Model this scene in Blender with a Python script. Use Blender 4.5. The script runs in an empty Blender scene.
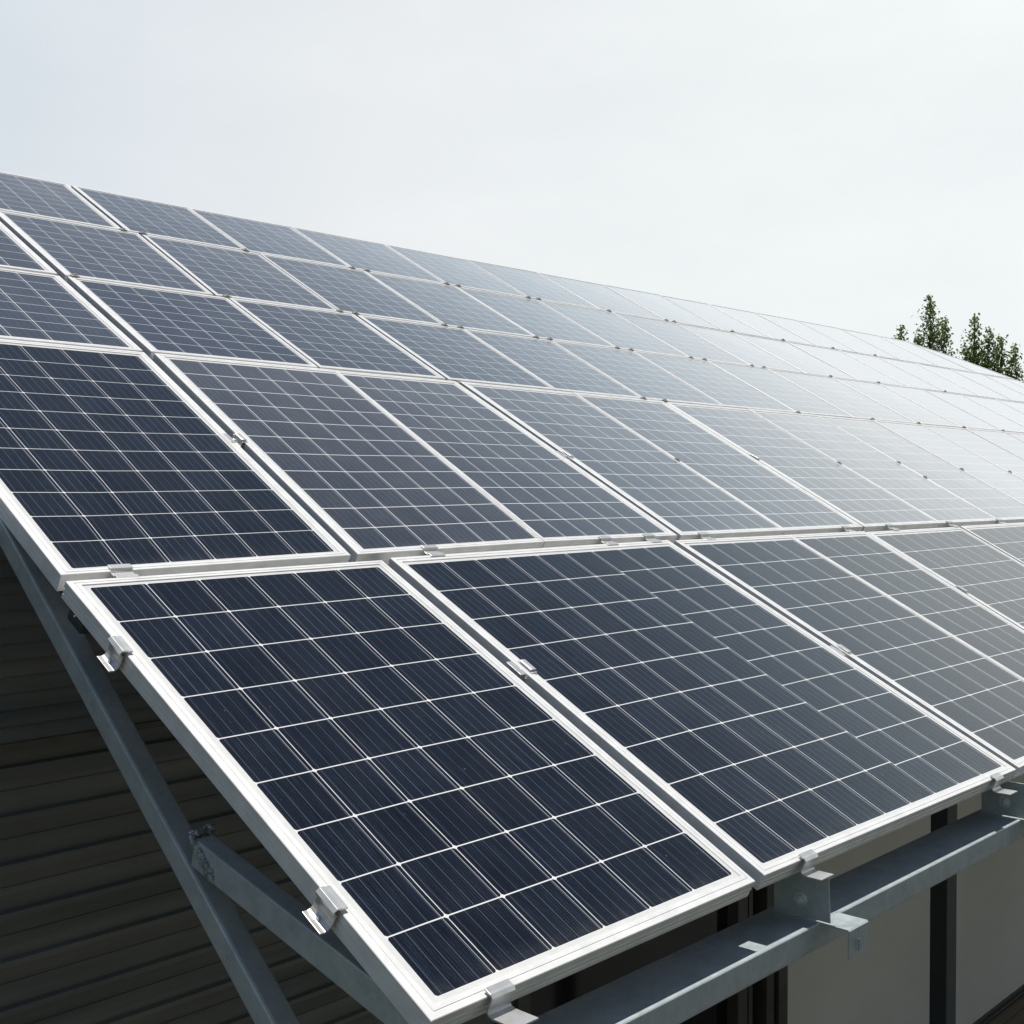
import bpy, bmesh, math, random
from mathutils import Vector, Matrix, noise
R = math.radians
random.seed(7)
scene = bpy.context.scene
col = scene.collection

# ------------------------------------------------------------------ camera
cam_d = bpy.data.cameras.new('camera'); cam = bpy.data.objects.new('camera', cam_d); col.objects.link(cam)
cam_d.sensor_width = 36.0; cam_d.lens = 43.505; cam_d.clip_start = 0.05; cam_d.clip_end = 3000
_r = Vector((0.68274, -0.73066, 0.0)); _f = Vector((0.730516, 0.682606, -0.019886)); _u = Vector((0.01453, 0.013577, 0.999802))
cam.matrix_world = Matrix(((_r.x, _u.x, -_f.x, 0), (_r.y, _u.y, -_f.y, 0), (_r.z, _u.z, -_f.z, 0), (0, 0, 0, 1)))
scene.camera = cam

# ------------------------------------------------------------------ sky and sun
SUN_EL, SUN_AZ = R(86.5), R(65)            # azimuth measured from +X towards +Y
world = bpy.data.worlds.new('World'); scene.world = world; world.use_nodes = True
wt = world.node_tree; wt.nodes.clear()
wo = wt.nodes.new('ShaderNodeOutputWorld'); bg = wt.nodes.new('ShaderNodeBackground')
sky = wt.nodes.new('ShaderNodeTexSky'); sky.sky_type = 'NISHITA'; sky.sun_disc = False
sky.sun_elevation = SUN_EL; sky.sun_rotation = R(90) - SUN_AZ
sky.air_density = 1.0; sky.dust_density = 0.4; sky.ozone_density = 1.0
mix = wt.nodes.new('ShaderNodeMix'); mix.data_type = 'RGBA'
mix.inputs[7].default_value = (8.75, 9.05, 9.15, 1)      # thin bright overcast veil
tc = wt.nodes.new('ShaderNodeTexCoord'); mp = wt.nodes.new('ShaderNodeMapping'); mp.inputs['Scale'].default_value = (1.0, 1.0, 2.6)
nz = wt.nodes.new('ShaderNodeTexNoise'); nz.inputs['Scale'].default_value = 2.3; nz.inputs['Detail'].default_value = 7; nz.inputs['Roughness'].default_value = 0.55
mr = wt.nodes.new('ShaderNodeMapRange'); mr.inputs[1].default_value = 0.32; mr.inputs[2].default_value = 0.62; mr.inputs[3].default_value = 0.90; mr.inputs[4].default_value = 1.0
wt.links.new(tc.outputs['Generated'], mp.inputs[0]); wt.links.new(mp.outputs[0], nz.inputs['Vector']); wt.links.new(nz.outputs[0], mr.inputs[0])
sz = wt.nodes.new('ShaderNodeSeparateXYZ'); wt.links.new(tc.outputs['Generated'], sz.inputs[0])
el = wt.nodes.new('ShaderNodeMapRange'); el.interpolation_type = 'SMOOTHSTEP'       # the veil lies low; overhead the sky is clear
el.inputs[1].default_value = 0.40; el.inputs[2].default_value = 0.62; el.inputs[3].default_value = 1.0; el.inputs[4].default_value = 0.0
wt.links.new(sz.outputs[2], el.inputs[0])
ml = wt.nodes.new('ShaderNodeMath'); ml.operation = 'MULTIPLY'; wt.links.new(mr.outputs[0], ml.inputs[0]); wt.links.new(el.outputs[0], ml.inputs[1])
dt = wt.nodes.new('ShaderNodeVectorMath'); dt.operation = 'DOT_PRODUCT'; dt.inputs[1].default_value = (0.80, 0.60, 0.0); wt.links.new(tc.outputs['Generated'], dt.inputs[0])
az = wt.nodes.new('ShaderNodeMapRange'); az.interpolation_type = 'SMOOTHSTEP'      # and thickest beyond the array
az.inputs[1].default_value = -0.35; az.inputs[2].default_value = 0.45; az.inputs[3].default_value = 0.4; az.inputs[4].default_value = 1.0
wt.links.new(dt.outputs['Value'], az.inputs[0])
m2 = wt.nodes.new('ShaderNodeMath'); m2.operation = 'MULTIPLY'; wt.links.new(ml.outputs[0], m2.inputs[0]); wt.links.new(az.outputs[0], m2.inputs[1])
wt.links.new(m2.outputs[0], mix.inputs[0])
d2 = wt.nodes.new('ShaderNodeVectorMath'); d2.operation = 'DOT_PRODUCT'; d2.inputs[1].default_value = (1.0, 0.10, 0.0); wt.links.new(tc.outputs['Generated'], d2.inputs[0])
vr = wt.nodes.new('ShaderNodeValToRGB'); vr.color_ramp.elements[0].position = 0.40; vr.color_ramp.elements[0].color = (0.645, 0.715, 0.785, 1)
vr.color_ramp.elements[1].position = 0.95; vr.color_ramp.elements[1].color = (0.90, 0.945, 0.945, 1)
e_ = vr.color_ramp.elements.new(0.70); e_.color = (0.885, 0.91, 0.92, 1)
sc_ = wt.nodes.new('ShaderNodeVectorMath'); sc_.operation = 'SCALE'; sc_.inputs['Scale'].default_value = 15.6
wt.links.new(d2.outputs['Value'], vr.inputs[0]); wt.links.new(vr.outputs[0], sc_.inputs[0]); bl = wt.nodes.new('ShaderNodeValToRGB'); bl.color_ramp.elements[0].position = 0.36; bl.color_ramp.elements[0].color = (1, 1, 1, 1)   # the veil turns bluer as it thins upwards
bl.color_ramp.elements[1].position = 0.52; bl.color_ramp.elements[1].color = (0.66, 0.86, 1.0, 1); wt.links.new(sz.outputs[2], bl.inputs[0])
vm_ = wt.nodes.new('ShaderNodeVectorMath'); vm_.operation = 'MULTIPLY'; wt.links.new(sc_.outputs[0], vm_.inputs[0]); wt.links.new(bl.outputs[0], vm_.inputs[1])
wt.links.new(vm_.outputs[0], mix.inputs[7]); wt.links.new(sky.outputs[0], mix.inputs[6]); wt.links.new(mix.outputs[2], bg.inputs[0])
bg.inputs[1].default_value = 0.065
wt.links.new(bg.outputs[0], wo.inputs[0])

sd = bpy.data.lights.new('sun', 'SUN'); sd.energy = 4.6; sd.angle = R(0.55); sd.color = (1.0, 0.965, 0.90)
sun = bpy.data.objects.new('sun', sd); col.objects.link(sun); sun.location = (0, 0, 60)
sv = Vector((math.cos(SUN_EL) * math.cos(SUN_AZ), math.cos(SUN_EL) * math.sin(SUN_AZ), math.sin(SUN_EL)))
sun.rotation_euler = sv.to_track_quat('Z', 'Y').to_euler()
vs = scene.view_settings; vs.view_transform = 'Standard'; vs.look = 'None'; vs.exposure = 0.0; vs.gamma = 1.0; vs.use_curve_mapping = False
scene.cycles.use_denoising = True
scene.cycles.max_bounces = 8

# ------------------------------------------------------------------ helpers
def tag(o, label=None, cat=None, group=None, kind=None):
    if label: o['label'] = label
    if cat: o['category'] = cat
    if group: o['group'] = group
    if kind: o['kind'] = kind
    return o

def empty(name, loc=(0, 0, 0), rot=(0, 0, 0)):
    o = bpy.data.objects.new(name, None); col.objects.link(o); o.location = loc; o.rotation_euler = rot
    o.empty_display_size = 0.05
    return o

class MB:
    def __init__(s): s.bm = bmesh.new(); s.uv = s.bm.loops.layers.uv.new('UVMap')
    def face(s, pts, mi=0, uvs=None):
        f = s.bm.faces.new([s.bm.verts.new(p) for p in pts]); f.material_index = mi
        if uvs:
            for l, q in zip(f.loops, uvs): l[s.uv].uv = q
        return f
    def hexa(s, p, mi=0):                       # eight corners: bottom four, top four
        v = [s.bm.verts.new(q) for q in p]
        for i in ((3, 2, 1, 0), (4, 5, 6, 7), (0, 1, 5, 4), (1, 2, 6, 5), (2, 3, 7, 6), (3, 0, 4, 7)):
            s.bm.faces.new([v[k] for k in i]).material_index = mi
    def box(s, x0, x1, y0, y1, z0, z1, mi=0):
        s.hexa([(x0, y0, z0), (x1, y0, z0), (x1, y1, z0), (x0, y1, z0), (x0, y0, z1), (x1, y0, z1), (x1, y1, z1), (x0, y1, z1)], mi)
    def extrude(s, prof, axis_a, axis_b, axis_l, o, l0, l1, mi=0, closed=True):   # profile (a, b) swept along axis_l
        A, B, L, O = Vector(axis_a), Vector(axis_b), Vector(axis_l), Vector(o)
        n = len(prof)
        v0 = [s.bm.verts.new(O + A * a + B * b + L * l0) for a, b in prof]
        v1 = [s.bm.verts.new(O + A * a + B * b + L * l1) for a, b in prof]
        for i in range(n if closed else n - 1):
            j = (i + 1) % n
            s.bm.faces.new((v0[i], v0[j], v1[j], v1[i])).material_index = mi
        if closed:
            s.bm.faces.new(v0[::-1]).material_index = mi; s.bm.faces.new(v1).material_index = mi
    def ribbon(s, line, t, axis_a, axis_b, axis_l, o, l0, l1, mi=0):               # a bent strip of thickness t
        n = len(line); nor = []
        for i in range(n):
            p = Vector(line[max(0, i - 1)]); q = Vector(line[min(n - 1, i + 1)]); d = (q - p).normalized(); nor.append(Vector((-d.y, d.x)))
        prof = list(line) + [(line[i][0] + nor[i].x * t, line[i][1] + nor[i].y * t) for i in range(n - 1, -1, -1)]
        A, B, L, O = Vector(axis_a), Vector(axis_b), Vector(axis_l), Vector(o)
        v0 = [s.bm.verts.new(O + A * a + B * b + L * l0) for a, b in prof]
        v1 = [s.bm.verts.new(O + A * a + B * b + L * l1) for a, b in prof]
        m = len(prof)
        for i in range(m):
            j = (i + 1) % m; s.bm.faces.new((v0[i], v0[j], v1[j], v1[i])).material_index = mi
        for i in range(n - 1):
            s.bm.faces.new((v0[i], v0[m - 1 - i], v0[m - 2 - i], v0[i + 1])).material_index = mi
            s.bm.faces.new((v1[i + 1], v1[m - 2 - i], v1[m - 1 - i], v1[i])).material_index = mi
    def tube(s, p0, p1, r0, r1, n=8, mi=0):
        p0, p1 = Vector(p0), Vector(p1); d = (p1 - p0).normalized()
        a = d.orthogonal().normalized(); b = d.cross(a)
        v0 = [s.bm.verts.new(p0 + (a * math.cos(6.28318 * k / n) + b * math.sin(6.28318 * k / n)) * r0) for k in range(n)]
        v1 = [s.bm.verts.new(p1 + (a * math.cos(6.28318 * k / n) + b * math.sin(6.28318 * k / n)) * r1) for k in range(n)]
        for k in range(n): s.bm.faces.new((v0[k], v0[(k + 1) % n], v1[(k + 1) % n], v1[k])).material_index = mi
        s.bm.faces.new(v0[::-1]).material_index = mi; s.bm.faces.new(v1).material_index = mi
    def build(s, name, mats, parent=None, bevel=0, smooth=False, recalc=True):
        if recalc: bmesh.ops.recalc_face_normals(s.bm, faces=s.bm.faces)
        me = bpy.data.meshes.new(name); s.bm.to_mesh(me); s.bm.free()
        for m in (mats if isinstance(mats, (list, tuple)) else [mats]): me.materials.append(m)
        o = bpy.data.objects.new(name, me); col.objects.link(o)
        if smooth:
            for p in me.polygons: p.use_smooth = True
        if parent: o.parent = parent
        if bevel:
            b = o.modifiers.new('bevel', 'BEVEL'); b.width = bevel; b.segments = 2; b.limit_method = 'ANGLE'; b.angle_limit = R(40)
        return o

class NT:
    def __init__(s, name):
        s.m = bpy.data.materials.new(name); s.m.use_nodes = True; s.t = s.m.node_tree
        s.p = s.t.nodes['Principled BSDF']; s.out = s.t.nodes['Material Output']
    def n(s, kind, **kw):
        nd = s.t.nodes.new('ShaderNode' + kind)
        for k, v in kw.items(): setattr(nd, k, v)
        return nd
    def l(s, a, b): s.t.links.new(a, b)
    def math(s, op, a, b=None, c=None):
        nd = s.n('Math', operation=op)
        for i, x in enumerate((a, b, c)):
            if x is None: continue
            if hasattr(x, 'is_output'): s.l(x, nd.inputs[i])
            else: nd.inputs[i].default_value = x
        return nd.outputs[0]
    def mixc(s, fac, a, b, mode='MIX'):
        nd = s.n('Mix', data_type='RGBA', blend_type=mode)
        for i, x in ((0, fac), (6, a), (7, b)):
            if hasattr(x, 'is_output'): s.l(x, nd.inputs[i])
            else: nd.inputs[i].default_value = x if i == 0 else (tuple(x) + (1,))[:4]
        return nd.outputs[2]
    def noise(s, scale, detail=4, rough=0.5, vec=None, stretch=None, coord='Object'):
        nd = s.n('TexNoise'); nd.inputs['Scale'].default_value = scale; nd.inputs['Detail'].default_value = detail; nd.inputs['Roughness'].default_value = rough
        if vec is None:
            t = s.n('TexCoord'); vec = t.outputs[coord]
        if stretch:
            mp = s.n('Mapping'); mp.inputs['Scale'].default_value = stretch; s.l(vec, mp.inputs[0]); vec = mp.outputs[0]
        s.l(vec, nd.inputs['Vector'])
        return nd.outputs[0]
    def ramp(s, x, a, b, lo, hi):
        nd = s.n('MapRange'); s.l(x, nd.inputs[0])
        for i, q in enumerate((a, b, lo, hi)): nd.inputs[i + 1].default_value = q
        return nd.outputs[0]
    def bump(s, h, strength, dist=0.01):
        b = s.n('Bump'); b.inputs['Strength'].default_value = strength; b.inputs['Distance'].default_value = dist
        s.l(h, b.inputs['Height']); s.l(b.outputs[0], s.p.inputs['Normal'])
    def set(s, **kw):
        for k, v in kw.items():
            i = s.p.inputs[k.replace('_', ' ')]
            if hasattr(v, 'is_output'): s.l(v, i)
            else: i.default_value = (tuple(v) + (1,))[:4] if isinstance(v, tuple) else v

# ------------------------------------------------------------------ materials
def mat_cells(name, ior, rough, base, coat, dusty, sheen_film):
    M = NT(name)
    uvn = M.n('UVMap', uv_map='UVMap'); sep = M.n('SeparateXYZ'); M.l(uvn.outputs[0], sep.inputs[0])
    x, y = sep.outputs[0], sep.outputs[1]
    oi = M.n('ObjectInfo')
    fx = M.math('FRACT', x); fy = M.math('FRACT', y)
    ex = M.math('MINIMUM', fx, M.math('SUBTRACT', 1.0, fx)); ey = M.math('MINIMUM', fy, M.math('SUBTRACT', 1.0, fy))
    row = M.math('LESS_THAN', ey, 0.0102 if sheen_film < 0.001 else 0.0155)
    colm = M.math('LESS_THAN', ex, 0.0068 if sheen_film < 0.001 else 0.0125)
    twin = M.math('LESS_THAN', M.math('ABSOLUTE', M.math('SUBTRACT', fx, 0.925)), 0.0048)
    dia = M.math('LESS_THAN', M.math('ADD', ex, ey), 0.046)
    grid = M.math('MAXIMUM', M.math('MAXIMUM', row, colm), dia)
    # busbars, five per cell
    bx = M.math('FRACT', M.math('MULTIPLY', fx, 5.0))
    bus = M.math('LESS_THAN', M.math('ABSOLUTE', M.math('SUBTRACT', bx, 0.5)), 0.018)
    # per-cell tint
    cv = M.n('CombineXYZ'); M.l(M.math('FLOOR', x), cv.inputs[0]); M.l(M.math('FLOOR', y), cv.inputs[1]); M.l(M.math('MULTIPLY', oi.outputs['Random'], 97.0), cv.inputs[2])
    wn = M.n('TexWhiteNoise', noise_dimensions='3D'); M.l(cv.outputs[0], wn.inputs['Vector'])
    cellv = M.ramp(wn.outputs[0], 0, 1, 0.8, 1.25)
    c2 = M.mixc(M.ramp(oi.outputs['Random'], 0, 1, 0.0, 1.0), base, (base[0] * 1.12, base[1] * 1.1, base[2] * 0.95))
    # fine fingers and crystal streaks along the cell
    sv_ = M.n('CombineXYZ'); M.l(M.math('MULTIPLY', x, 34.0), sv_.inputs[0]); M.l(M.math('MULTIPLY', y, 1.6), sv_.inputs[1]); M.l(M.math('MULTIPLY', oi.outputs['Random'], 50.0), sv_.inputs[2])
    st = M.noise(1.0, 3, 0.65, vec=sv_.outputs[0]); st = M.ramp(st, 0.3, 0.72, 0.25, 2.3)
    gn = M.noise(420, 2, 0.5); gn = M.ramp(gn, 0.32, 0.68, 0.3, 1.8)
    k = M.math('MULTIPLY', M.math('MULTIPLY', cellv, st), gn)
    vm = M.n('VectorMath', operation='SCALE'); M.l(c2, vm.inputs[0]); M.l(k, vm.inputs['Scale'])
    c = M.mixc(M.math('MULTIPLY', bus, M.ramp(wn.outputs[0], 0, 1, 0.3, 0.62)), vm.outputs[0], (0.20, 0.225, 0.255))
    fl = M.math('LESS_THAN', M.math('ABSOLUTE', M.math('SUBTRACT', M.math('FRACT', M.math('MULTIPLY', fx, 19.0)), 0.5)), 0.13)
    c = M.mixc(M.math('MULTIPLY', fl, M.ramp(M.noise(7, 3, 0.6), 0.35, 0.7, 0.0, 0.09)), c, (0.17, 0.19, 0.22))
    c = M.mixc(M.math('MULTIPLY', twin, 0.75), c, (0.52, 0.53, 0.55))
    c = M.mixc(grid, c, (0.72, 0.72, 0.71))
    # dust, smudges and dry specks
    sm = M.noise(3.2, 6, 0.62); sm = M.ramp(sm, 0.42, 0.75, 0.0, 1.0)
    sp = M.n('TexVoronoi', feature='F1'); sp.inputs['Scale'].default_value = 26
    t = M.n('TexCoord'); M.l(t.outputs['Object'], sp.inputs['Vector'])
    spot = M.math('MULTIPLY', M.math('LESS_THAN', sp.outputs['Distance'], 0.06), M.ramp(M.noise(9, 2), 0.55, 0.64, 0.0, 0.6))
    dust = M.math('ADD', M.math('MULTIPLY', sm, 0.020 * dusty), M.math('MULTIPLY', spot, 0.35))
    dust = M.math('ADD', dust, 0.006 * dusty)
    # grime that rain leaves along the lower edge of the glass
    low = M.math('POWER', M.math('MAXIMUM', M.math('SUBTRACT', 1.0, M.math('MULTIPLY', y, 2.2)), 0.0), 2.0)
    dust = M.math('ADD', dust, M.math('MULTIPLY', low, M.ramp(M.noise(13, 5, 0.65), 0.35, 0.7, 0.0, 0.055)))
    c = M.mixc(dust, c, (0.52, 0.50, 0.46))
    M.set(Base_Color=c, Roughness=M.math('ADD', M.math('MULTIPLY', sm, 0.08), rough), IOR=ior, Coat_Weight=coat, Coat_IOR=ior, Coat_Roughness=0.07)
    # dust plus painted sheen: pale cover steepened towards grazing angles to imitate sky glare
    lw = M.n('LayerWeight'); lw.inputs['Blend'].default_value = 0.5
    cs = M.math('MAXIMUM', M.math('SUBTRACT', 1.0, lw.outputs['Facing']), 0.05)
    fac = M.math('MINIMUM', M.math('DIVIDE', M.math('MULTIPLY', M.math('MULTIPLY', M.ramp(sm, 0, 1, 0.92, 1.15), M.ramp(oi.outputs['Random'], 0, 1, 0.90, 1.10)), sheen_film), M.math('POWER', cs, 3.0)), 0.5)
    df = M.n('BsdfDiffuse'); df.inputs[0].default_value = (0.745, 0.775, 0.805, 1)
    mx = M.n('MixShader'); M.l(fac, mx.inputs[0]); M.l(M.p.outputs[0], mx.inputs[1]); M.l(df.outputs[0], mx.inputs[2]); M.l(mx.outputs[0], M.out.inputs[0])
    M.bump(M.noise(700, 3, 0.7), 0.16, 0.001)
    M.set(Specular_Tint=(0.80, 0.91, 1.0))
    return M.m
M_CELL = mat_cells('solar_cells', 1.42, 0.11, (0.0034, 0.0052, 0.0098), 0.2, 0.2, 0.0006)
M_CELL_MID = mat_cells('solar_cells_mid_sheen', 1.44, 0.11, (0.0042, 0.0065, 0.0125), 0.6, 0.35, 0.0025)
M_CELL_DUSTY_SHEEN = mat_cells('solar_cells_dusty_sheen', 1.48, 0.13, (0.006, 0.0095, 0.0160), 0.85, 0.3, 0.0017)

def mat_simple(name, colr, rough=0.5, metal=0.0, nscale=8, namp=0.12, stretch=None, bump=0.0, bscale=60, **kw):
    M = NT(name)
    n = M.ramp(M.noise(nscale, 6, 0.6, stretch=stretch), 0.3, 0.7, 1 - namp, 1 + namp)
    vm = M.n('VectorMath', operation='SCALE'); vm.inputs[0].default_value = colr; M.l(n, vm.inputs['Scale'])
    M.set(Base_Color=vm.outputs[0], Roughness=rough, Metallic=metal, **kw)
    if bump: M.bump(M.noise(bscale, 4, 0.6, stretch=stretch), bump, 0.004)
    return M.m
M_BACK = mat_simple('white_backsheet', (0.64, 0.64, 0.62), 0.25, 0, 20, 0.06)
M_ALU = mat_simple('frame_aluminium', (0.73, 0.732, 0.725), 0.45, 0.1, 14, 0.10, bump=0.05, bscale=240)
M_CLAMP = mat_simple('clamp_aluminium', (0.58, 0.58, 0.57), 0.36, 0.55, 30, 0.12, bump=0.08, bscale=200)
M_DARKCL = mat_simple('weathered_clamp_steel', (0.30, 0.30, 0.29), 0.55, 0.3, 30, 0.25)
M_BOLT = mat_simple('bolt_steel', (0.72, 0.74, 0.75), 0.3, 0.5, 40, 0.2)
M_POST = mat_simple('dark_post_paint_gap_shade', (0.045, 0.054, 0.058), 0.5, 0.1, 5, 0.2, bump=0.05)
M_WALL = mat_simple('white_wall_render', (0.74, 0.72, 0.67), 0.8, 0, 1.2, 0.06, bump=0.06, bscale=120)
M_TRIM = mat_simple('dark_brown_trim', (0.035, 0.031, 0.028), 0.5, 0, 6, 0.25)
M_BLACK = mat_simple('dark_door_glass', (0.012, 0.012, 0.013), 0.08, 0, 2, 0.1)

def mat_galv():
    M = NT('galvanised_steel')
    a = M.ramp(M.noise(14, 5, 0.6), 0.3, 0.7, 0.0, 1.0)
    v = M.n('TexVoronoi', feature='F1'); v.inputs['Scale'].default_value = 95
    t = M.n('TexCoord'); M.l(t.outputs['Object'], v.inputs['Vector'])
    sp = M.n('SeparateColor'); M.l(v.outputs['Color'], sp.inputs[0])
    c = M.mixc(a, (0.35, 0.415, 0.44), (0.50, 0.55, 0.57))
    c = M.mixc(M.math('MULTIPLY', sp.outputs[0], 0.22), c, (0.62, 0.67, 0.68))
    st = M.ramp(M.noise(3.0, 5, 0.7), 0.56, 0.72, 0.0, 0.35)
    c = M.mixc(st, c, (0.17, 0.19, 0.19))
    M.set(Base_Color=c, Metallic=0.25, Roughness=M.ramp(M.noise(30, 4), 0.3, 0.7, 0.34, 0.55))
    M.bump(M.noise(160, 4, 0.6), 0.06, 0.003)
    return M.m
M_GALV = mat_galv()

def mat_clad():
    M = NT('dark_cladding')
    a = M.ramp(M.noise(1.1, 6, 0.6, stretch=(0.4, 2, 9)), 0.3, 0.7, 0.0, 1.0)
    c = M.mixc(a, (0.105, 0.122, 0.132), (0.25, 0.25, 0.24))
    d = M.ramp(M.noise(5, 6, 0.7), 0.5, 0.75, 0.0, 0.5)
    c = M.mixc(d, c, (0.16, 0.158, 0.15))
    M.set(Base_Color=c, Roughness=0.55, Metallic=0.15)
    M.bump(M.noise(40, 4), 0.08, 0.004)
    return M.m
M_CLAD = mat_clad()
M_WELD = mat_simple('weld_slag', (0.36, 0.40, 0.41), 0.42, 0.5, 45, 0.45, bump=0.6, bscale=140)

def mat_ground():
    M = NT('grass_ground')
    c = M.mixc(M.ramp(M.noise(0.35, 8, 0.65), 0.35, 0.68, 0, 1), (0.045, 0.062, 0.022), (0.10, 0.095, 0.055))
    c = M.mixc(M.ramp(M.noise(14, 5, 0.7), 0.4, 0.7, 0, 0.6), c, (0.045, 0.07, 0.02))
    M.set(Base_Color=c, Roughness=0.95); M.bump(M.noise(25, 6, 0.7), 0.7, 0.05)
    return M.m
def mat_conc():
    M = NT('concrete_apron')
    c = M.mixc(M.ramp(M.noise(0.9, 8, 0.65), 0.3, 0.7, 0, 1), (0.050, 0.050, 0.049), (0.080, 0.079, 0.076))
    c = M.mixc(M.ramp(M.noise(60, 3, 0.7), 0.5, 0.7, 0, 0.35), c, (0.05, 0.05, 0.05))
    M.set(Base_Color=c, Roughness=0.9); M.bump(M.noise(90, 5, 0.7), 0.3, 0.01)
    return M.m
def mat_wood():
    M = NT('weathered_deck_boards')
    c = M.mixc(M.ramp(M.noise(3, 7, 0.65, stretch=(0.6, 14, 14)), 0.3, 0.7, 0, 1), (0.11, 0.075, 0.05), (0.22, 0.165, 0.12))
    M.set(Base_Color=c, Roughness=0.75); M.bump(M.noise(8, 6, 0.6, stretch=(0.6, 14, 14)), 0.4, 0.006)
    return M.m
def mat_leaf(name, a, b):
    M = NT(name)
    c = M.mixc(M.ramp(M.noise(1.6, 4, 0.6), 0.35, 0.65, 0, 1), a, b)
    oi = M.n('Attribute', attribute_name='tone'); c = M.mixc(oi.outputs['Fac'], c, (b[0] * 1.35, b[1] * 1.25, b[2] * 1.1))
    M.set(Base_Color=c, Roughness=0.55)
    tr = M.n('BsdfTranslucent'); M.l(c, tr.inputs[0]); ms = M.n('MixShader'); ms.inputs[0].default_value = 0.62
    M.l(M.p.outputs[0], ms.inputs[1]); M.l(tr.outputs[0], ms.inputs[2]); M.l(ms.outputs[0], M.out.inputs[0])
    return M.m

# ------------------------------------------------------------------ array frame of reference
UNIT = 1.08
TILT = R(28.728)
CT, ST = math.cos(TILT), math.sin(TILT)
O = Vector((1.540, 3.005, -0.246))
EU, EV, EN = Vector((1, 0, 0)), Vector((0, CT, ST)), Vector((0, -ST, CT))
def P(u, v, h=0.0): return O + EU * (u * UNIT) + EV * (v * UNIT) + EN * h      # h in metres
def interp(t, pts):
    if t <= pts[0][0]: return pts[0][1]
    for (a, p), (b, q) in zip(pts, pts[1:]):
        if t <= b: return p + (q - p) * (t - a) / (b - a)
    return pts[-1][1]
GROUND = -4.03

# ------------------------------------------------------------------ setting: ground, apron, deck
g = MB(); g.face([(-400, -400, GROUND - 0.012), (400, -400, GROUND - 0.012), (400, 400, GROUND - 0.012), (-400, 400, GROUND - 0.012)])
tag(g.build('ground', mat_ground()), kind='structure')
g = MB(); nh, nr_ = 70, 14; hv = []  # added unseen rise behind the camera, blocks low sky light
for i in range(nh + 1):
    a = R(-165 + 120 * i / nh); rowv = []
    for j in range(nr_ + 1):
        t = j / nr_; rr = 38 + 60 * t; k = math.sin(math.pi * min(1, max(0, i / nh))) ** .5
        hh = (52 + 8 * noise.noise(Vector((a * 4, 0, 1)))) * k * math.sin(t * math.pi) ** 0.8 + 1.2 * noise.noise(Vector((a * 14, t * 9, 0)))
        rowv.append(g.bm.verts.new((rr * math.cos(a), rr * math.sin(a), GROUND - 0.8 + max(0, hh))))
    hv.append(rowv)
for i in range(nh):
    for j in range(nr_): g.bm.faces.new((hv[i][j], hv[i + 1][j], hv[i + 1][j + 1], hv[i][j + 1]))
tag(g.build('sky_blocking_hill', mat_ground(), smooth=True), kind='structure')
g = MB(); g.box(-5, 19, -6, 2.0, GROUND - 0.2, GROUND - 0.004); tag(g.build('pavement', mat_conc()), kind='structure')
g = MB()
y = 2.01
while y < 3.64:
    g.box(-2.0, 16, y, y + 0.085, GROUND - 0.15, GROUND + 0.02 + random.uniform(-0.0015, 0.0015)); y += 0.0925
tag(g.build('deck_boards', mat_wood(), bevel=0.003), 'dark brown timber deck of narrow boards at the foot of the white wall', 'deck')

# ------------------------------------------------------------------ building under the array
bld = empty('barn_building', (0, 3.70, GROUND))
tag(bld, 'dark clad and white walled building under the solar array', 'building')
def brel(mb, name, mats, **k):
    o = mb.build(name, mats, None, **k); o.parent = bld; o.matrix_parent_inverse = Matrix.Translation((0, 3.70, GROUND)).inverted(); return o
WY = 3.70; EAVE = Vector((0, 3.665, -0.777)); RX0, RX1 = 1.56, 13.9
RV = 3.62
roof_top = P(0, RV, -0.15)
m = MB(); c = []
for h in (-0.165, -0.15):
    for (x, v) in ((RX0, .72), (RX1, .72), (RX1, RV), (RX0, RV)): p = P(0, v, h); c.append((x, p.y, p.z))
m.hexa(c); brel(m, 'roof', M_CLAD)
UTOP = -0.070
m = MB(); pr = []; z = UTOP
for k in range(14):                                   # lapped upper boards above the ledge
    hgt = 0.0505
    pr += [(EAVE.y + 0.006, z), (EAVE.y - 0.006, z - hgt * .86), (EAVE.y - 0.007, z - hgt * .93), (EAVE.y + 0.004, z - hgt * .96)]; z -= hgt
m.extrude(pr, (0, 1, 0), (0, 0, 1), (1, 0, 0), (0, 0, 0), -0.6, RX1, closed=False)
brel(m, 'upper_cladding', M_CLAD)
m = MB(); m.box(-0.6, RX1, EAVE.y - 0.012, WY + 0.02, EAVE.z - 0.006, EAVE.z + 0.001); m.box(-0.6, RX1, EAVE.y - 0.0165, EAVE.y - 0.0125, EAVE.z - 0.018, EAVE.z + 0.0035)
brel(m, 'ledge_trim', mat_simple('ledge_trim_paint', (0.11, 0.10, 0.085), 0.6, 0, 8, 0.3), bevel=0.0015)
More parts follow.
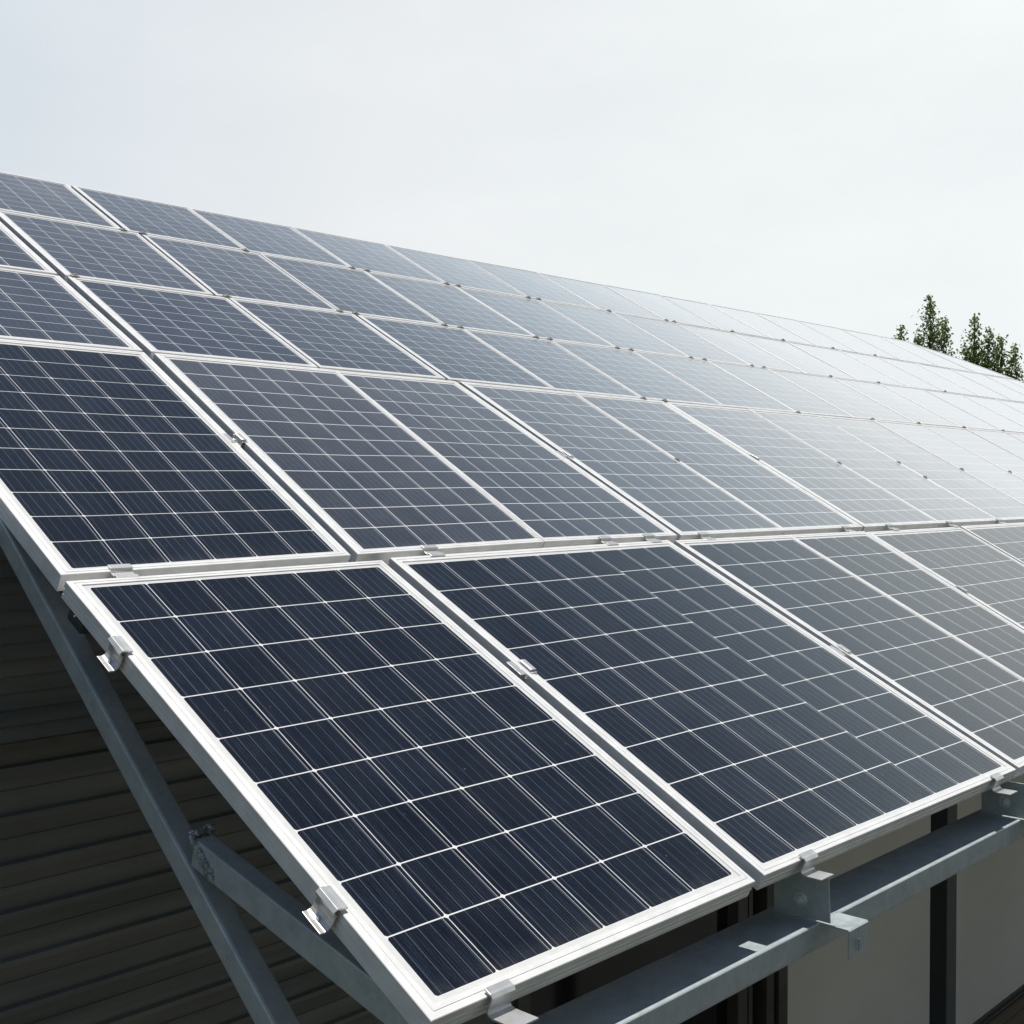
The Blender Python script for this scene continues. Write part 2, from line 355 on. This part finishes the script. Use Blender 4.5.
# ribbed cladding wall: profiled sheet with horizontal ribs
WTOP = EAVE.z - 0.010
def ribs(z0, z1):
    prof = []; z = z1
    seq = [(0.0, 0), (0.058, 0.001), (0.064, -0.017), (0.080, -0.018), (0.126, -0.001), (0.130, 0.0), (0.131, -0.004), (0.1355, -0.004), (0.136, 0)]
    while z > z0:
        for dz, d in seq: prof.append((WY + d, z - dz * 1.0725))
        z -= 0.148
    return prof
m = MB(); pr = ribs(GROUND + 0.02, WTOP)
m.extrude(pr, (0, 1, 0), (0, 0, 1), (1, 0, 0), (0, 0, 0), -0.6, 3.97, closed=False)
brel(m, 'cladding_wall', M_CLAD)
m = MB(); m.box(6.237, 13.6, WY, WY + 0.15, GROUND, WTOP - 0.02); brel(m, 'white_wall', M_WALL)
m = MB(); m.box(6.242, 13.6, WY - 0.018, WY - 0.001, GROUND + 0.02, GROUND + 0.075); m.box(6.242, 13.6, WY - 0.034, WY - 0.019, GROUND + 0.021, GROUND + 0.045)
brel(m, 'skirting', M_TRIM, bevel=0.003)
m = MB()
m.box(3.97, 4.05, WY - 0.03, WY + 0.12, GROUND + 0.02, WTOP - 0.02)
for (a, b, f) in ((5.75, 5.845, -0.02), (5.888, 5.93, 0.0), (6.03, 6.11, -0.03), (6.135, 6.232, -0.045)):
    m.box(a, b, WY + f, WY + 0.12, GROUND + 0.02, WTOP - 0.02)
m.box(4.05, 5.75, WY - 0.02, WY + 0.12, -1.09, WTOP - 0.021)
fr = brel(m, 'door_frame', mat_simple('door_frame_paint', (0.085, 0.08, 0.072), 0.45, 0.1, 5, 0.2), bevel=0.003)
m = MB(); m.box(4.051, 5.749, WY + 0.05, WY + 0.06, GROUND + 0.02, -1.091); m.box(5.846, 6.134, WY + 0.062, WY + 0.072, GROUND + 0.02, WTOP - 0.022)
pn = m.build('door_glass', M_BLACK); pn.parent = fr
m = MB(); m.box(RX0 + 0.1, RX1 - 0.4, roof_top.y - 0.15, roof_top.y - 0.05, GROUND, roof_top.z - 0.12)
for xx in (RX0 + 0.1, RX1 - 0.5):
    m.hexa([(xx, WY + 0.16, GROUND), (xx + 0.1, WY + 0.16, GROUND), (xx + 0.1, roof_top.y - 0.16, GROUND), (xx, roof_top.y - 0.16, GROUND),
            (xx, WY + 0.16, WTOP + 0.02), (xx + 0.1, WY + 0.16, WTOP + 0.02), (xx + 0.1, roof_top.y - 0.16, roof_top.z - 0.14), (xx, roof_top.y - 0.16, roof_top.z - 0.14)])
brel(m, 'rear_wall', M_CLAD)

# ------------------------------------------------------------------ steel support frame
sup = empty('support_frame', (1.6, 2.0, GROUND)); tag(sup, 'grey galvanised steel support frame carrying the tilted solar array', 'steel frame')
def srel(mb, name, mat, **k):
    o = mb.build(name, mat, None, **k); o.parent = sup; o.matrix_parent_inverse = Matrix.Translation((1.6, 2.0, GROUND)).inverted(); return o
def bar_x(x0, x1, a, b, h):        # square tube in a plane of constant X; a, b are the top edge, h its depth
    a, b = Vector(a), Vector(b); d = (b - a).normalized(); n = Vector((d.y, -d.x))
    if n.y > 0: n = -n
    m = MB(); c = [(a.x, a.y), (b.x, b.y), (b.x + n.x * h, b.y + n.y * h), (a.x + n.x * h, a.y + n.y * h)]
    m.hexa([(x0, *c[3]), (x1, *c[3]), (x1, *c[2]), (x0, *c[2]), (x0, *c[0]), (x1, *c[0]), (x1, *c[1]), (x0, *c[1])])
    return m
# strut: leans steeper than the panels; brace: leaves it at the weld and runs to the lower corner
sa, sb = Vector((3.66, 0.029)), Vector((1.25, -1.957))
srel(bar_x(1.600, 1.662, sa, sb, 0.066), 'strut', M_GALV, bevel=0.007)
ba, bb = Vector((2.512, -0.8225)), Vector((1.70, -1.023))
srel(bar_x(1.598, 1.650, ba, bb, 0.070), 'brace', M_GALV, bevel=0.004)
m = MB()
for i in range(150):
    t = i / 149
    if t < 0.3:   c = Vector((1.603 + 0.055 * t / 0.3, 2.522 + 0.012 * random.random(), -0.822 + random.uniform(-0.006, 0.010)))
    else:
        s_ = (t - 0.3) / 0.7; c = Vector((1.5975, 2.520 - 0.085 * s_, -0.822 - 0.078 * s_))
    c += Vector((random.uniform(-0.003, 0.003), random.uniform(-0.006, 0.006), random.uniform(-0.006, 0.006)))
    r = random.uniform(0.004, 0.0105)
    bm2 = bmesh.ops.create_icosphere(m.bm, subdivisions=1, radius=r, matrix=Matrix.Translation(c))
    for v in bm2['verts']: v.co += Vector((random.uniform(-1, 1), random.uniform(-1, 1), random.uniform(-1, 1))) * r * 0.25
srel(m, 'weld_bead', M_WELD, smooth=True)
# front purlin: rolled channel with a bright front lip
m = MB()
PZ = -1.16
prof = [(1.637, PZ - 0.068), (1.635, PZ - 0.060), (1.635, PZ - 0.002), (1.637, PZ + 0.0015), (1.647, PZ + 0.0015), (1.652, PZ), (1.797, PZ), (1.801, PZ - 0.004), (1.801, PZ - 0.068)]
m.extrude(prof, (0, 1, 0), (0, 0, 1), (1, 0, 0), (0, 0, 0), 1.668, 13.2)
srel(m, 'purlin', M_GALV, bevel=0.0012)
for px in (5.73, 10.2):
    m = MB(); m.box(px, px + 0.113, 2.50, 2.586, GROUND + 0.02, P(0, 0, 0).z - 0.505 * 0.548 - 0.125)
    srel(m, 'post', M_POST, bevel=0.004)
def rail(u0a, u0b, v0, v1, w, h0=-0.054, h1=-0.090):      # rail running up the slope below a joint
    m = MB(); c = []
    for h in (h1, h0):
        for (u, v, s_) in ((u0a, v0, -1), (u0a, v0, 1), (u0b, v1, 1), (u0b, v1, -1)):
            c.append(P(u, v, h) + EU * (s_ * w / 2))
    m.hexa(c); return m
for (ua, ub) in ((1.065, 1.028), (2.60, 2.50), (4.08, 4.06), (5.16, 5.155), (7.2, 7.2), (9.2, 9.2), (11.2, 11.2)):
    srel(rail(ua, ub, -1.395, 0.0, 0.085), 'rail', M_POST, bevel=0.004)  # rails coloured dark to put shade into the panel gaps
for (ua, ub) in ((0.92, 1.0), (2.60, 2.60), (4.135, 4.16), (5.77, 5.80), (7.35, 7.35), (8.9, 8.9), (10.5, 10.5)):
    srel(rail(ua, ub, 0.10, 1.48, 0.085), 'rail', M_POST, bevel=0.004)
for (ua, ub) in ((1.005, 1.012), (2.535, 2.535), (4.0, 4.0), (7.3, 7.3), (10.4, 10.4)):
    srel(rail(ua, ub, 1.53, 3.70, 0.085), 'rail', M_POST, bevel=0.004)
for (vc, u1) in ((-0.025, 13.2), (1.50, 13.2), (2.265, 13.1), (3.035, 12.6)):
    m = MB(); c = []
    for h in (-0.118, -0.092):
        for (u, dv) in ((0.03, -0.04), (u1, -0.04), (u1, 0.04), (0.03, 0.04)): c.append(P(u, vc, h) + EV * dv)
    m.hexa(c); srel(m, 'crossrail', M_POST, bevel=0.004)  # coloured dark as well, deepening the shade between rows

# ------------------------------------------------------------------ solar panels
T = 0.050
PROF = [(0.022, -T), (0.0, -T), (0.0, -0.0385), (0.0018, -0.037), (0.0018, -0.0345), (0.0, -0.033), (0.0, -0.0235), (0.0018, -0.022), (0.0018, -0.0195), (0.0, -0.018),
        (0.0, -0.0015), (0.0015, 0.0), (0.0165, 0.0), (0.0178, -0.0016), (0.0198, -0.0016), (0.0210, 0.0), (0.0335, 0.0), (0.0350, -0.0015), (0.0350, -0.0042)]
def inset(q, d):
    """q: four corners BL BR TR TL (2D); d: distance per side bottom,right,top,left"""
    lines = []
    for i in range(4):
        a, b = Vector(q[i]), Vector(q[(i + 1) % 4]); t = (b - a).normalized(); n = Vector((-t.y, t.x)); lines.append((a + n * d[i], t))
    out = []
    for i in range(4):
        (p, t), (q2, t2) = lines[i - 1], lines[i]
        den = t.x * t2.y - t.y * t2.x; w = q2 - p
        s_ = (w.x * t2.y - w.y * t2.x) / den; out.append(p + t * s_)
    return out

def panel(quad, nc, nr, label, dusty=False, butt=(1, 1, 1, 1), strips=None, lift=0.0):
    """quad in (u, v): BL BR TR TL"""
    base = P(*quad[0], lift); root = empty('solar_panel', base, (TILT + R(random.uniform(-.12, .12)), R(random.uniform(-.12, .12)), 0))
    tag(root, label, 'solar panel', 'solar panels of the tilted array')
    q = [((u - quad[0][0]) * UNIT, (v - quad[0][1]) * UNIT) for u, v in quad]
    m = MB(); rings = []
    for d, h in PROF:
        dd = [d * k if d > 0.002 else d for k in butt]
        rings.append([m.bm.verts.new((p.x, p.y, h)) for p in inset(q, dd)])
    for a, b in zip(rings, rings[1:]):
        for i in range(4): m.bm.faces.new((a[i], a[(i + 1) % 4], b[(i + 1) % 4], b[i]))
    fo = m.build('frame', M_ALU, root)
    # glass with the cells; the white margin round them shows as a second material
    m = MB(); gz = -0.0030
    outer = inset(q, [0.0348 * k for k in butt]); inner = inset(q, [0.0348 * k + 0.0155 * k for k in butt])
    def at(s, t):
        a = inner[0].lerp(inner[1], s); b = inner[3].lerp(inner[2], s); p = a.lerp(b, t); return (p.x, p.y, gz)
    for i in range(4):
        j = (i + 1) % 4
        m.face([(outer[i].x, outer[i].y, gz), (outer[j].x, outer[j].y, gz), (inner[j].x, inner[j].y, gz), (inner[i].x, inner[i].y, gz)], 1)
    for (s0, s1, c0, c1, rows) in (strips or [(0, 1, 0, nc, nr)]):
        m.face([at(s0, 0), at(s1, 0), at(s1, 1), at(s0, 1)], 0, [(c0, 0), (c1, 0), (c1, rows), (c0, rows)])
    gl = m.build('glass', [(M_CELL, M_CELL_MID, M_CELL_DUSTY_SHEEN)[int(dusty)], M_BACK], root, recalc=False)
    m = MB(); o2 = inset(q, [0.030 * k for k in butt]); m.face([(p.x, p.y, -0.0075) for p in o2][::-1]); m.build('backsheet', M_BACK, root, recalc=False)
    return root

ORD = ['leftmost', 'second', 'third', 'fourth', 'fifth', 'sixth', 'seventh', 'eighth', 'ninth', 'tenth', 'eleventh', 'twelfth', 'thirteenth', 'fourteenth', 'fifteenth', 'sixteenth', 'seventeenth', 'eighteenth', 'nineteenth', 'twentieth']
def ordn(i): return ORD[i] if i == 0 else ORD[i] + ' from the left'
def uend(v): return interp(v, [(-1.5, 13.5), (2.25, 13.3), (2.94, 12.84), (3.43, 12.26), (3.8, 11.9)])

v1b = lambda u: interp(u, [(0, .037), (.95, .062), (1.8, .083), (4, .077), (14, .075)])
v1t = lambda u: interp(u, [(0, 1.517), (2.6, 1.497), (4.2, 1.462), (8, 1.445), (14, 1.44)])
v2b = lambda u: v1t(u) + 0.014
v2t = lambda u: 2.256
v3b = lambda u: 2.270
v3t = lambda u: interp(u, [(0, 3.045), (5, 3.045), (14, 3.015)])
v4b = lambda u: v3t(u) + 0.014
v4t = lambda u: interp(u, [(0, 3.73), (2.4, 3.715), (4.5, 3.735), (8, 3.80), (10.8, 3.815), (11.5, 3.80)])

# lowest row
r0 = [((0.013, -1.425), (1.042, -1.425), (1.002, .020), (0.0, 0.007), 6, 9, (.85, .8, .66, .98), None),
      ((1.089, -1.420), (2.604, -1.428), (2.488, .054), (1.050, .038), 9, 9, (.66, .85, .85, .8), [(0, .655, 0, 6, 9), (.655, 1, 6, 9, 10)]),
      ((2.636, -1.425), (3.487, -1.425), (3.362, .040), (2.522, .044), 5, 9, (.7, .4, .8, .8), None),
      ((3.491, -1.425), (4.058, -1.425), (4.052, .034), (3.366, .040), 4, 9, (.7, .8, .8, .4), None),
      ((4.086, -1.425), (5.140, -1.425), (5.140, .034), (4.078, .034), 7, 9, (.7, .7, .8, .8), None)]
u = 5.155; w = (13.5 - 5.155) / 8
for k in range(8):
    r0.append(((u, -1.425), (u + w - .012, -1.425), (u + w - .012, .034), (u, .034), 6, 9, (.7, .6, .8, .6), None)); u += w
for i, (a, b, c, d, nc, nr, bt, st) in enumerate(r0):
    lab = {0: 'nearest navy solar panel with six cell columns at the bottom left corner of the array',
           1: 'wide navy solar panel with misaligned cell lines beside the nearest panel'}.get(i, f'navy solar panel, {ordn(i)} in the lowest row')
    panel((a, b, c, d), nc, nr, lab, False, bt, st)
# row one
j1 = [((.002, .02), None), (.893, .955), (.950, 1.045)]
segs = [(.002, .914, .025, .984, 1, 1), (.942, 1.796, 1.026, 1.868, 1, .4), (1.800, 2.584, 1.872, 2.576, .4, 1), (2.612, 3.395, 2.606, 3.395, 1, .4), (3.399, 4.120, 3.399, 4.142, .4, 1),
        (4.140, 4.986, 4.164, 4.988, 1, .5), (4.994, 5.772, 4.996, 5.815, .5, .5)]
x = [5.780, 6.575, 7.35, 8.12, 8.9, 9.7, 10.5, 11.3, 12.1, 12.85, 13.42]
for a, b in zip(x, x[1:]): segs.append((a, b - .008, a + (.04 if a < 6 else 0), b - .008, .5, .5))
for i, (bl, br, tl, tr, kl, kr) in enumerate(segs):
    lab = 'dark navy solar panel at the left end of the second row above the strut' if i == 0 else f'navy solar panel, {ordn(i)} in the second row from the bottom'
    panel(((bl, v1b(bl)), (br, v1b(br)), (tr, v1t(tr)), (tl, v1t(tl))), 6, 11, lab, 0 if i == 0 else 1, (.6, kr * .9, .8, kl * .9))
# rows two to four
def upper(joints, vb, vt, rowname, big):
    """joints: list of (u_bottom, u_top, half gap, factor)"""
    for i, (a, b) in enumerate(zip(joints, joints[1:])):
        bl, tl = a[0] + a[2], a[1] + a[2]; br, tr = b[0] - b[2], b[1] - b[2]
        tone = 'dusty grey blue' if i < 4 else 'pale glaring'
        panel(((bl, vb(bl)), (br, vb(br)), (tr, vt(tr)), (tl, vt(tl))), 6, 8, f'{tone} panel, {ordn(i)} in the {rowname}', 2, (.55, b[3] * .85, .55, a[3] * .85))
def js(lst, narrow=0.004, f=0.45): return [(a, a, narrow, f) for a in lst]
upper([(.02, .02, 0, 1), (1.006, 1.008, .017, 1), (1.80, 1.79, .005, .6), (2.536, 2.532, .011, .8)] + js([3.28, 3.99, 4.77, 5.6, 6.36, 7.3, 8.1, 8.9, 9.7, 10.5, 11.3, 12.1, 12.8]) + [(13.42, 13.3, 0, 1)], v2b, v2t, 'middle row', 0)
upper([(.02, .02, 0, 1), (1.008, 1.014, .017, 1), (1.732, 1.755, .008, .6)] + js([2.45, 3.168, 3.895, 4.64, 5.43, 6.18, 6.95, 7.78, 8.68, 9.4, 10.2, 11.0, 11.8, 12.4]) + [(13.28, 12.80, 0, 1)], v3b, v3t, 'row below the top row', 0)
upper([(.02, .02, 0, 1), (.86, .86, .006, .6), (1.685, 1.70, .012, .8)] + js([2.395, 3.10, 3.845, 4.585, 5.33, 6.11, 6.87, 7.6, 8.35, 9.1, 9.95, 10.8]) + [(11.7, 11.45, .004, .45)], v4b, v4t, 'top row', 0)
panel(((11.706, v4b(11.7)), (12.77, v4b(12.77)), (12.20, 3.46), (11.456, 3.80)), 6, 8, 'cut corner solar panel at the far right end of the top row', 2, (.72, 1, .72, .45))

# ------------------------------------------------------------------ clamps
def copy_tree(o, loc, rot, label, group):
    c = o.copy(); col.objects.link(c); c.location = loc; c.rotation_euler = rot; c['label'] = label; c['group'] = group
    for ch in o.children:
        k = ch.copy(); col.objects.link(k); k.parent = c
    return c
def slope_rot(edge):                     # local x = outward in the panel plane, y = along the edge, z = panel normal
    X = {'left': -EU, 'right': EU, 'bottom': -EV, 'top': EV}[edge]; Y = EN.cross(X)
    return Matrix((X, Y, EN)).transposed().to_euler()
# end clamp
def make_end(loc, edge, label, foot=0.036, drop=0.050, w=0.066):
    root = empty('end_clamp', loc, slope_rot(edge)); tag(root, label, 'clamp', 'end clamps on the outer panel edges')
    m = MB()
    if edge == 'bottom': line = [(-0.015, 0.0055), (-0.002, 0.0055), (0.003, 0.0065), (0.008, 0.004), (0.0085, -0.012), (0.0085, -0.024), (0.012, -0.031), (0.019, -0.034), (0.030, -0.032), (foot, -0.034 + (foot - 0.022) * 0.50)]
    else: line = [(-0.015, 0.0055), (-0.003, 0.0055), (0.001, 0.0075), (0.012, 0.0085), (0.016, 0.004), (0.0125, -0.002), (0.0065, -0.006), (0.0065, -drop * .5), (0.009, -drop * .72), (0.015, -drop * .88), (0.023, -drop * .96), (foot, -drop * .96)]
    m.ribbon(line, 0.0045, (1, 0, 0), (0, 0, 1), (0, 1, 0), (0, 0, 0), -w / 2, w / 2)
    m.build('clamp_body', M_CLAMP, root, bevel=0.0008)
    m = MB(); 
    if edge == 'bottom': m.tube((foot - 0.022, 0, -0.043), (foot - 0.026, 0, -0.018 + (foot - 0.04) * .5), 0.0075, 0.0075, 6)
    else: m.tube((0.006, 0, -drop * .8), (0.022, 0, -drop * .8), 0.005, 0.005, 6); m.build('bolt', M_BOLT, root, bevel=0.0008)
    return root
make_end(P(0.0035, -0.275, 0.0), 'left', 'silver end clamp near the upper left corner of the nearest panel')
make_end(P(0.010, -1.122, 0.0), 'left', 'silver end clamp on the lower left edge of the nearest panel, touching the brace')
make_end(P(0.181, -1.4255, 0.0), 'bottom', 'shiny end clamp on the bottom edge of the nearest panel', foot=0.085, drop=0.056)
make_end(P(1.283, -1.4225, 0.0), 'bottom', 'shiny end clamp on top of the steel angle bracket under the wide panel', foot=0.072, drop=0.050)
make_end(P(2.440, -1.4285, 0.0), 'bottom', 'silver end clamp at the lower right corner of the wide panel', foot=0.072, drop=0.050)
make_end(P(3.75, -1.4265, 0.0), 'bottom', 'silver end clamp on the bottom edge of the fourth panel', foot=0.072, drop=0.050)

# mid clamp over the gap between two panels
mid = empty('mid_clamp'); 
m = MB(); m.ribbon([(-0.036, 0.0015), (-0.013, 0.0015), (-0.011, -0.016), (0.011, -0.016), (0.013, 0.0015), (0.036, 0.0015)][::-1], 0.004, (1, 0, 0), (0, 0, 1), (0, 1, 0), (0, 0, 0), -0.034, 0.034)
m.ribbon([(0.012, 0.0065), (0.020, 0.0085), (0.036, 0.0075)][::-1], 0.003, (1, 0, 0), (0, 0, 1), (0, 1, 0), (0, 0, 0), -0.026, 0.026)
m.build('clamp_body', M_CLAMP, mid, bevel=0.0008)
m = MB(); m.tube((0, 0, -0.014), (0, 0, -0.003), 0.0075, 0.0075, 6); m.build('bolt', M_BOLT, mid, bevel=0.001)
mids = [(1.070, -0.555, 'silver mid clamp in the gap between the two nearest panels'),
        (2.578, -0.730, 'silver mid clamp on the gap right of the wide panel'),
        (4.070, -0.495, 'silver mid clamp between the fourth and fifth panels of the lowest row'),
        (0.962, 0.815, 'silver mid clamp in the gap right of the leftmost second row panel'),
        (2.600, 0.765, 'silver mid clamp in the second gap of the second row'),
        (4.140, 0.800, 'silver mid clamp in the third gap of the second row')]
for i, (u, v, lab) in enumerate(mids):
    e = (TILT, 0, 0)
    if i == 0: mid.location = P(u, v); mid.rotation_euler = e; tag(mid, lab, 'clamp', 'mid clamps in the panel gaps')
    else: copy_tree(mid, P(u, v), e, lab, 'mid clamps in the panel gaps')
# hooked clips over the lower rail joint
clip = empty('edge_clip')
m = MB(); m.ribbon([(-0.030, 0.002), (-0.012, 0.002), (-0.010, -0.004), (0.012, -0.004), (0.014, 0.006), (0.034, 0.006)][::-1], 0.004, (0, 1, 0), (0, 0, 1), (1, 0, 0), (0, 0, 0), -0.033, 0.033)
m.box(-0.030, 0.030, 0.0145, 0.0185, -0.006, 0.0055); m.build('clip_body', M_CLAMP, clip, bevel=0.0008)
clips = [(0.165, 'leftmost silver clip between the two lowest rows, above the nearest panel'), (1.242, 'silver clip above the left end of the wide panel'), (2.13, 'silver clip above the right half of the wide panel'),
         (2.40, 'silver clip just left of the second gap between the two lowest rows'), (2.76, 'silver clip just right of the second gap between the two lowest rows'),
         (3.945, 'silver clip left of the third gap between the two lowest rows'), (4.39, 'silver clip right of the third gap between the two lowest rows'), (5.10, 'silver clip above the fifth panel of the lowest row'), (5.78, 'silver clip above the sixth panel of the lowest row')]
for i, (u, lab) in enumerate(clips):
    vv = interp(u, [(0, .030), (.9, .045), (1.1, .055), (2.4, .066), (2.6, .058), (14, .05)])
    if i == 0: clip.location = P(u, vv); clip.rotation_euler = (TILT, 0, 0); tag(clip, lab, 'clip', 'clips between the two lowest rows')
    else: copy_tree(clip, P(u, vv), (TILT, 0, 0), lab, 'clips between the two lowest rows')
# small weathered clamps at the upper joints
small = empty('joint_clamp')
m = MB(); m.box(-0.020, 0.020, -0.010, 0.010, 0.0015, 0.007); m.box(-0.008, 0.008, -0.011, 0.011, 0.0072, 0.010); m.build('clamp_body', M_DARKCL, small, bevel=0.002)
m = MB(); m.tube((0, 0, 0.0102), (0, 0, 0.014), 0.005, 0.005, 6); m.build('bolt', M_DARKCL, small)
spots = []
for nm, lst, v0 in (('on the joint line under the top row', [(1.67, 'l'), (1.775, 'r'), (2.37, 'l'), (3.09, 'l'), (3.20, 'r'), (3.83, 'l'), (3.93, 'r'), (4.57, 'l'), (4.67, 'r'), (5.41, 'l'), (6.09, 'l'), (6.19, 'r'), (6.98, 'r'), (7.75, 'r'), (8.6, 'l'), (9.4, 'l')], 3.048),
                    ('on the joint line above the middle row', [(1.79, 'r'), (1.06, 'r'), (2.44, 'l'), (2.54, 'r'), (3.15, 'l'), (3.27, 'r'), (3.88, 'l'), (4.0, 'r'), (4.63, 'l'), (4.77, 'r'), (5.42, 'l'), (5.58, 'r'), (6.17, 'l'), (6.33, 'r'), (7.3, 'r'), (8.1, 'r'), (9.38, 'l')], 2.263),
                    ('on the joint line under the middle row', [(3.98, 'l'), (4.17, 'r'), (5.6, 'l'), (6.60, 'r'), (7.32, 'l'), (8.12, 'r'), (8.9, 'l'), (9.7, 'r')], None)):
    for i, (u, s_) in enumerate(lst):
        spots.append((u, (v1t(u) + .006) if v0 is None else v0, f'small dark clamp, {ordn(i)} {nm}'))
for i, (u, v) in enumerate(((3.397, .745), (4.99, .76), (5.79, .79), (5.80, .60), (6.58, .72), (7.35, .70))):
    spots.append((u, v, f'small dark clamp, {ordn(i)} on the second row joints'))
for i, (u, v, lab) in enumerate(spots):
    rz = Matrix.Rotation(TILT, 3, 'X') @ Matrix.Rotation(R(random.uniform(-8, 8)) + (R(90) if v < 1 else 0), 3, 'Z')
    if i == 0: small.location = P(u, v); small.rotation_euler = rz.to_euler(); tag(small, lab, 'clamp', 'small dark clamps at the panel joints')
    else:
        c_ = copy_tree(small, P(u, v), rz.to_euler(), lab, 'small dark clamps at the panel joints')
        if v < 1: c_.scale = (0.75, 0.75, 0.8)

# angle brackets that carry the panel edge on the purlin
br = empty('angle_bracket', (2.95, 1.68, PZ)); tag(br, 'galvanised angle bracket under the wide panel with a sunlit flap hanging in front', 'bracket', 'angle brackets on the purlin')
m = MB()
m.extrude([(-0.075, 0.006), (0.095, 0.006), (0.095, 0.118), (0.02, 0.128), (-0.070, 0.128)], (0, 1, 0), (0, 0, 1), (1, 0, 0), (0, 0, 0), 0.0, 0.005)
m.build('upright_plate', M_GALV, br, bevel=0.001)
m = MB(); m.ribbon([(0.095, 0.001), (-0.126, 0.001), (-0.130, -0.003), (-0.130, -0.078)], 0.0045, (0, 1, 0), (0, 0, 1), (1, 0, 0), (0, 0, 0), 0.001, 0.108)
m.build('foot_plate', M_GALV, br, bevel=0.001)
m = MB(); m.tube((-0.001, 0.012, 0.052), (-0.003, 0.012, 0.052), 0.021, 0.021, 24); m.tube((-0.003, 0.012, 0.052), (-0.014, 0.012, 0.052), 0.0145, 0.0135, 6); m.tube((-0.014, 0.012, 0.052), (-0.021, 0.012, 0.052), 0.007, 0.0062, 12)
m.build('bolt', M_BOLT, br, bevel=0.0008)
m = MB(); m.box(0.040, 0.046, -0.1365, -0.1350, -0.060, -0.030); m.build('slot', M_DARKCL, br)
copy_tree(br, (4.35, 1.68, PZ), (0, 0, 0), 'galvanised angle bracket at the right edge of the photo on the purlin', 'angle brackets on the purlin')
copy_tree(br, (6.0, 1.68, PZ), (0, 0, 0), 'galvanised angle bracket farthest right on the purlin', 'angle brackets on the purlin')

# ------------------------------------------------------------------ trees beyond the far end of the array
M_BARK = mat_simple('bark', (0.10, 0.085, 0.065), 0.9, 0, 9, 0.3, stretch=(3, 3, 0.5), bump=0.4, bscale=14)
LEAF = [mat_leaf('poplar_leaves', (0.105, 0.165, 0.045), (0.175, 0.25, 0.08)), mat_leaf('poplar_leaves_olive', (0.12, 0.17, 0.05), (0.19, 0.25, 0.085))]
def tree(base, spires, label, seed, leafmat, n_low=1800):
    """spires: list of (dx, dy, top z, radius at 1.5 m below the top)"""
    rnd = random.Random(seed); b = Vector(base)
    root = empty('poplar_tree', b); tag(root, label, 'tree', 'poplars beyond the far end of the array')
    tr = MB(); lf = MB(); tone = []
    topz = max(s[2] for s in spires) - b.z
    def leaf(p, size):
        d = Vector((rnd.gauss(0, 1), rnd.gauss(0, 1), rnd.gauss(0, 0.7))).normalized(); a = d.orthogonal().normalized(); a = Matrix.Rotation(rnd.uniform(0, 6.28), 3, d) @ a; c = d.cross(a)
        l, w = size * rnd.uniform(0.7, 1.25), size * rnd.uniform(0.45, 0.75)
        lf.face([p - a * l * .5, p - c * w * .5 + a * l * .05, p + a * l * .55, p + c * w * .5 + a * l * .05]); tone.append(rnd.random() ** 2)
    tr.tube((0, 0, 0), (0.03, 0.02, topz * .35), 0.17, 0.12, 10)
    for (dx, dy, tz, rad) in spires:
        h = tz - b.z; p0 = Vector((0.03, 0.02, topz * .34)); top = Vector((dx, dy, h)); prev = p0; n = 7
        pts = [p0.lerp(top, k / n) + Vector((rnd.gauss(0, .05), rnd.gauss(0, .05), 0)) * (1 if 0 < k < n else 0) for k in range(n + 1)]
        for k in range(n): tr.tube(pts[k], pts[k + 1], 0.085 * (1 - k / n) + 0.006, 0.085 * (1 - (k + 1) / n) + 0.006, 6)
        L = h - topz * .30; nb = int(L * 15)
        for i in range(nb):
            t = (i + rnd.random()) / nb; z = h - L * t
            f = (z - p0.z) / max(0.01, h - p0.z); f = max(0, min(1, f)); c = p0.lerp(top, f); c.z = z
            below = h - z; reach = rad * min(1.6, 0.22 + below / 1.5 * .85) * rnd.uniform(.45, 1.1)
            if z < p0.z + 0.6: reach *= 0.8
            ang = rnd.uniform(0, 6.283); d = Vector((math.cos(ang), math.sin(ang), rnd.uniform(.55, 1.2))); e = c + d.normalized() * reach * 1.25
            tr.tube(c, e, 0.010, 0.003, 4)
            nl = int(9 + 25 * min(1, below / 1.6)) if below < 4 else 24
            for _ in range(nl):
                q = c.lerp(e, rnd.uniform(.1, 1.05)) + Vector((rnd.gauss(0, .10), rnd.gauss(0, .10), rnd.gauss(0, .10))) * (0.6 + min(1, below))
                leaf(q, 0.115 if below < 4 else 0.20)
    tr.build('trunk', M_BARK, root, smooth=True)
    o = lf.build('crown', leafmat, root, recalc=False)
    at = o.data.attributes.new('tone', 'FLOAT', 'FACE')
    for i, t in enumerate(tone): at.data[i].value = t
tree((40.6, 19.5, GROUND), [(0, 0, 5.55, .26), (.35, -.45, 5.1, .26)], 'small poplar tip, leftmost above the far end of the array', 11, LEAF[0])
tree((40.95, 18.56, GROUND), [(0, .05, 6.55, .34), (.2, -.42, 5.75, .26), (-.1, .42, 5.2, .24)], 'tallest poplar with a pointed top above the far end of the array', 23, LEAF[1])
tree((41.6, 17.1, GROUND), [(-.05, .20, 5.8, .30), (.1, -.28, 5.35, .30), (.2, -.62, 5.05, .16), (-.2, .42, 4.8, .22)], 'broad bushy poplar with several tips, right of the tallest poplar', 37, LEAF[0])
tree((42.0, 16.1, GROUND), [(0, .02, 4.75, .24), (-.1, .3, 4.0, .22)], 'narrow poplar at the right edge of the photo', 41, LEAF[1])
tree((42.4, 15.5, GROUND), [(0, 0, 4.15, .40), (.2, -.7, 3.9, .4)], 'low poplar partly cut by the right edge of the photo', 53, LEAF[0])
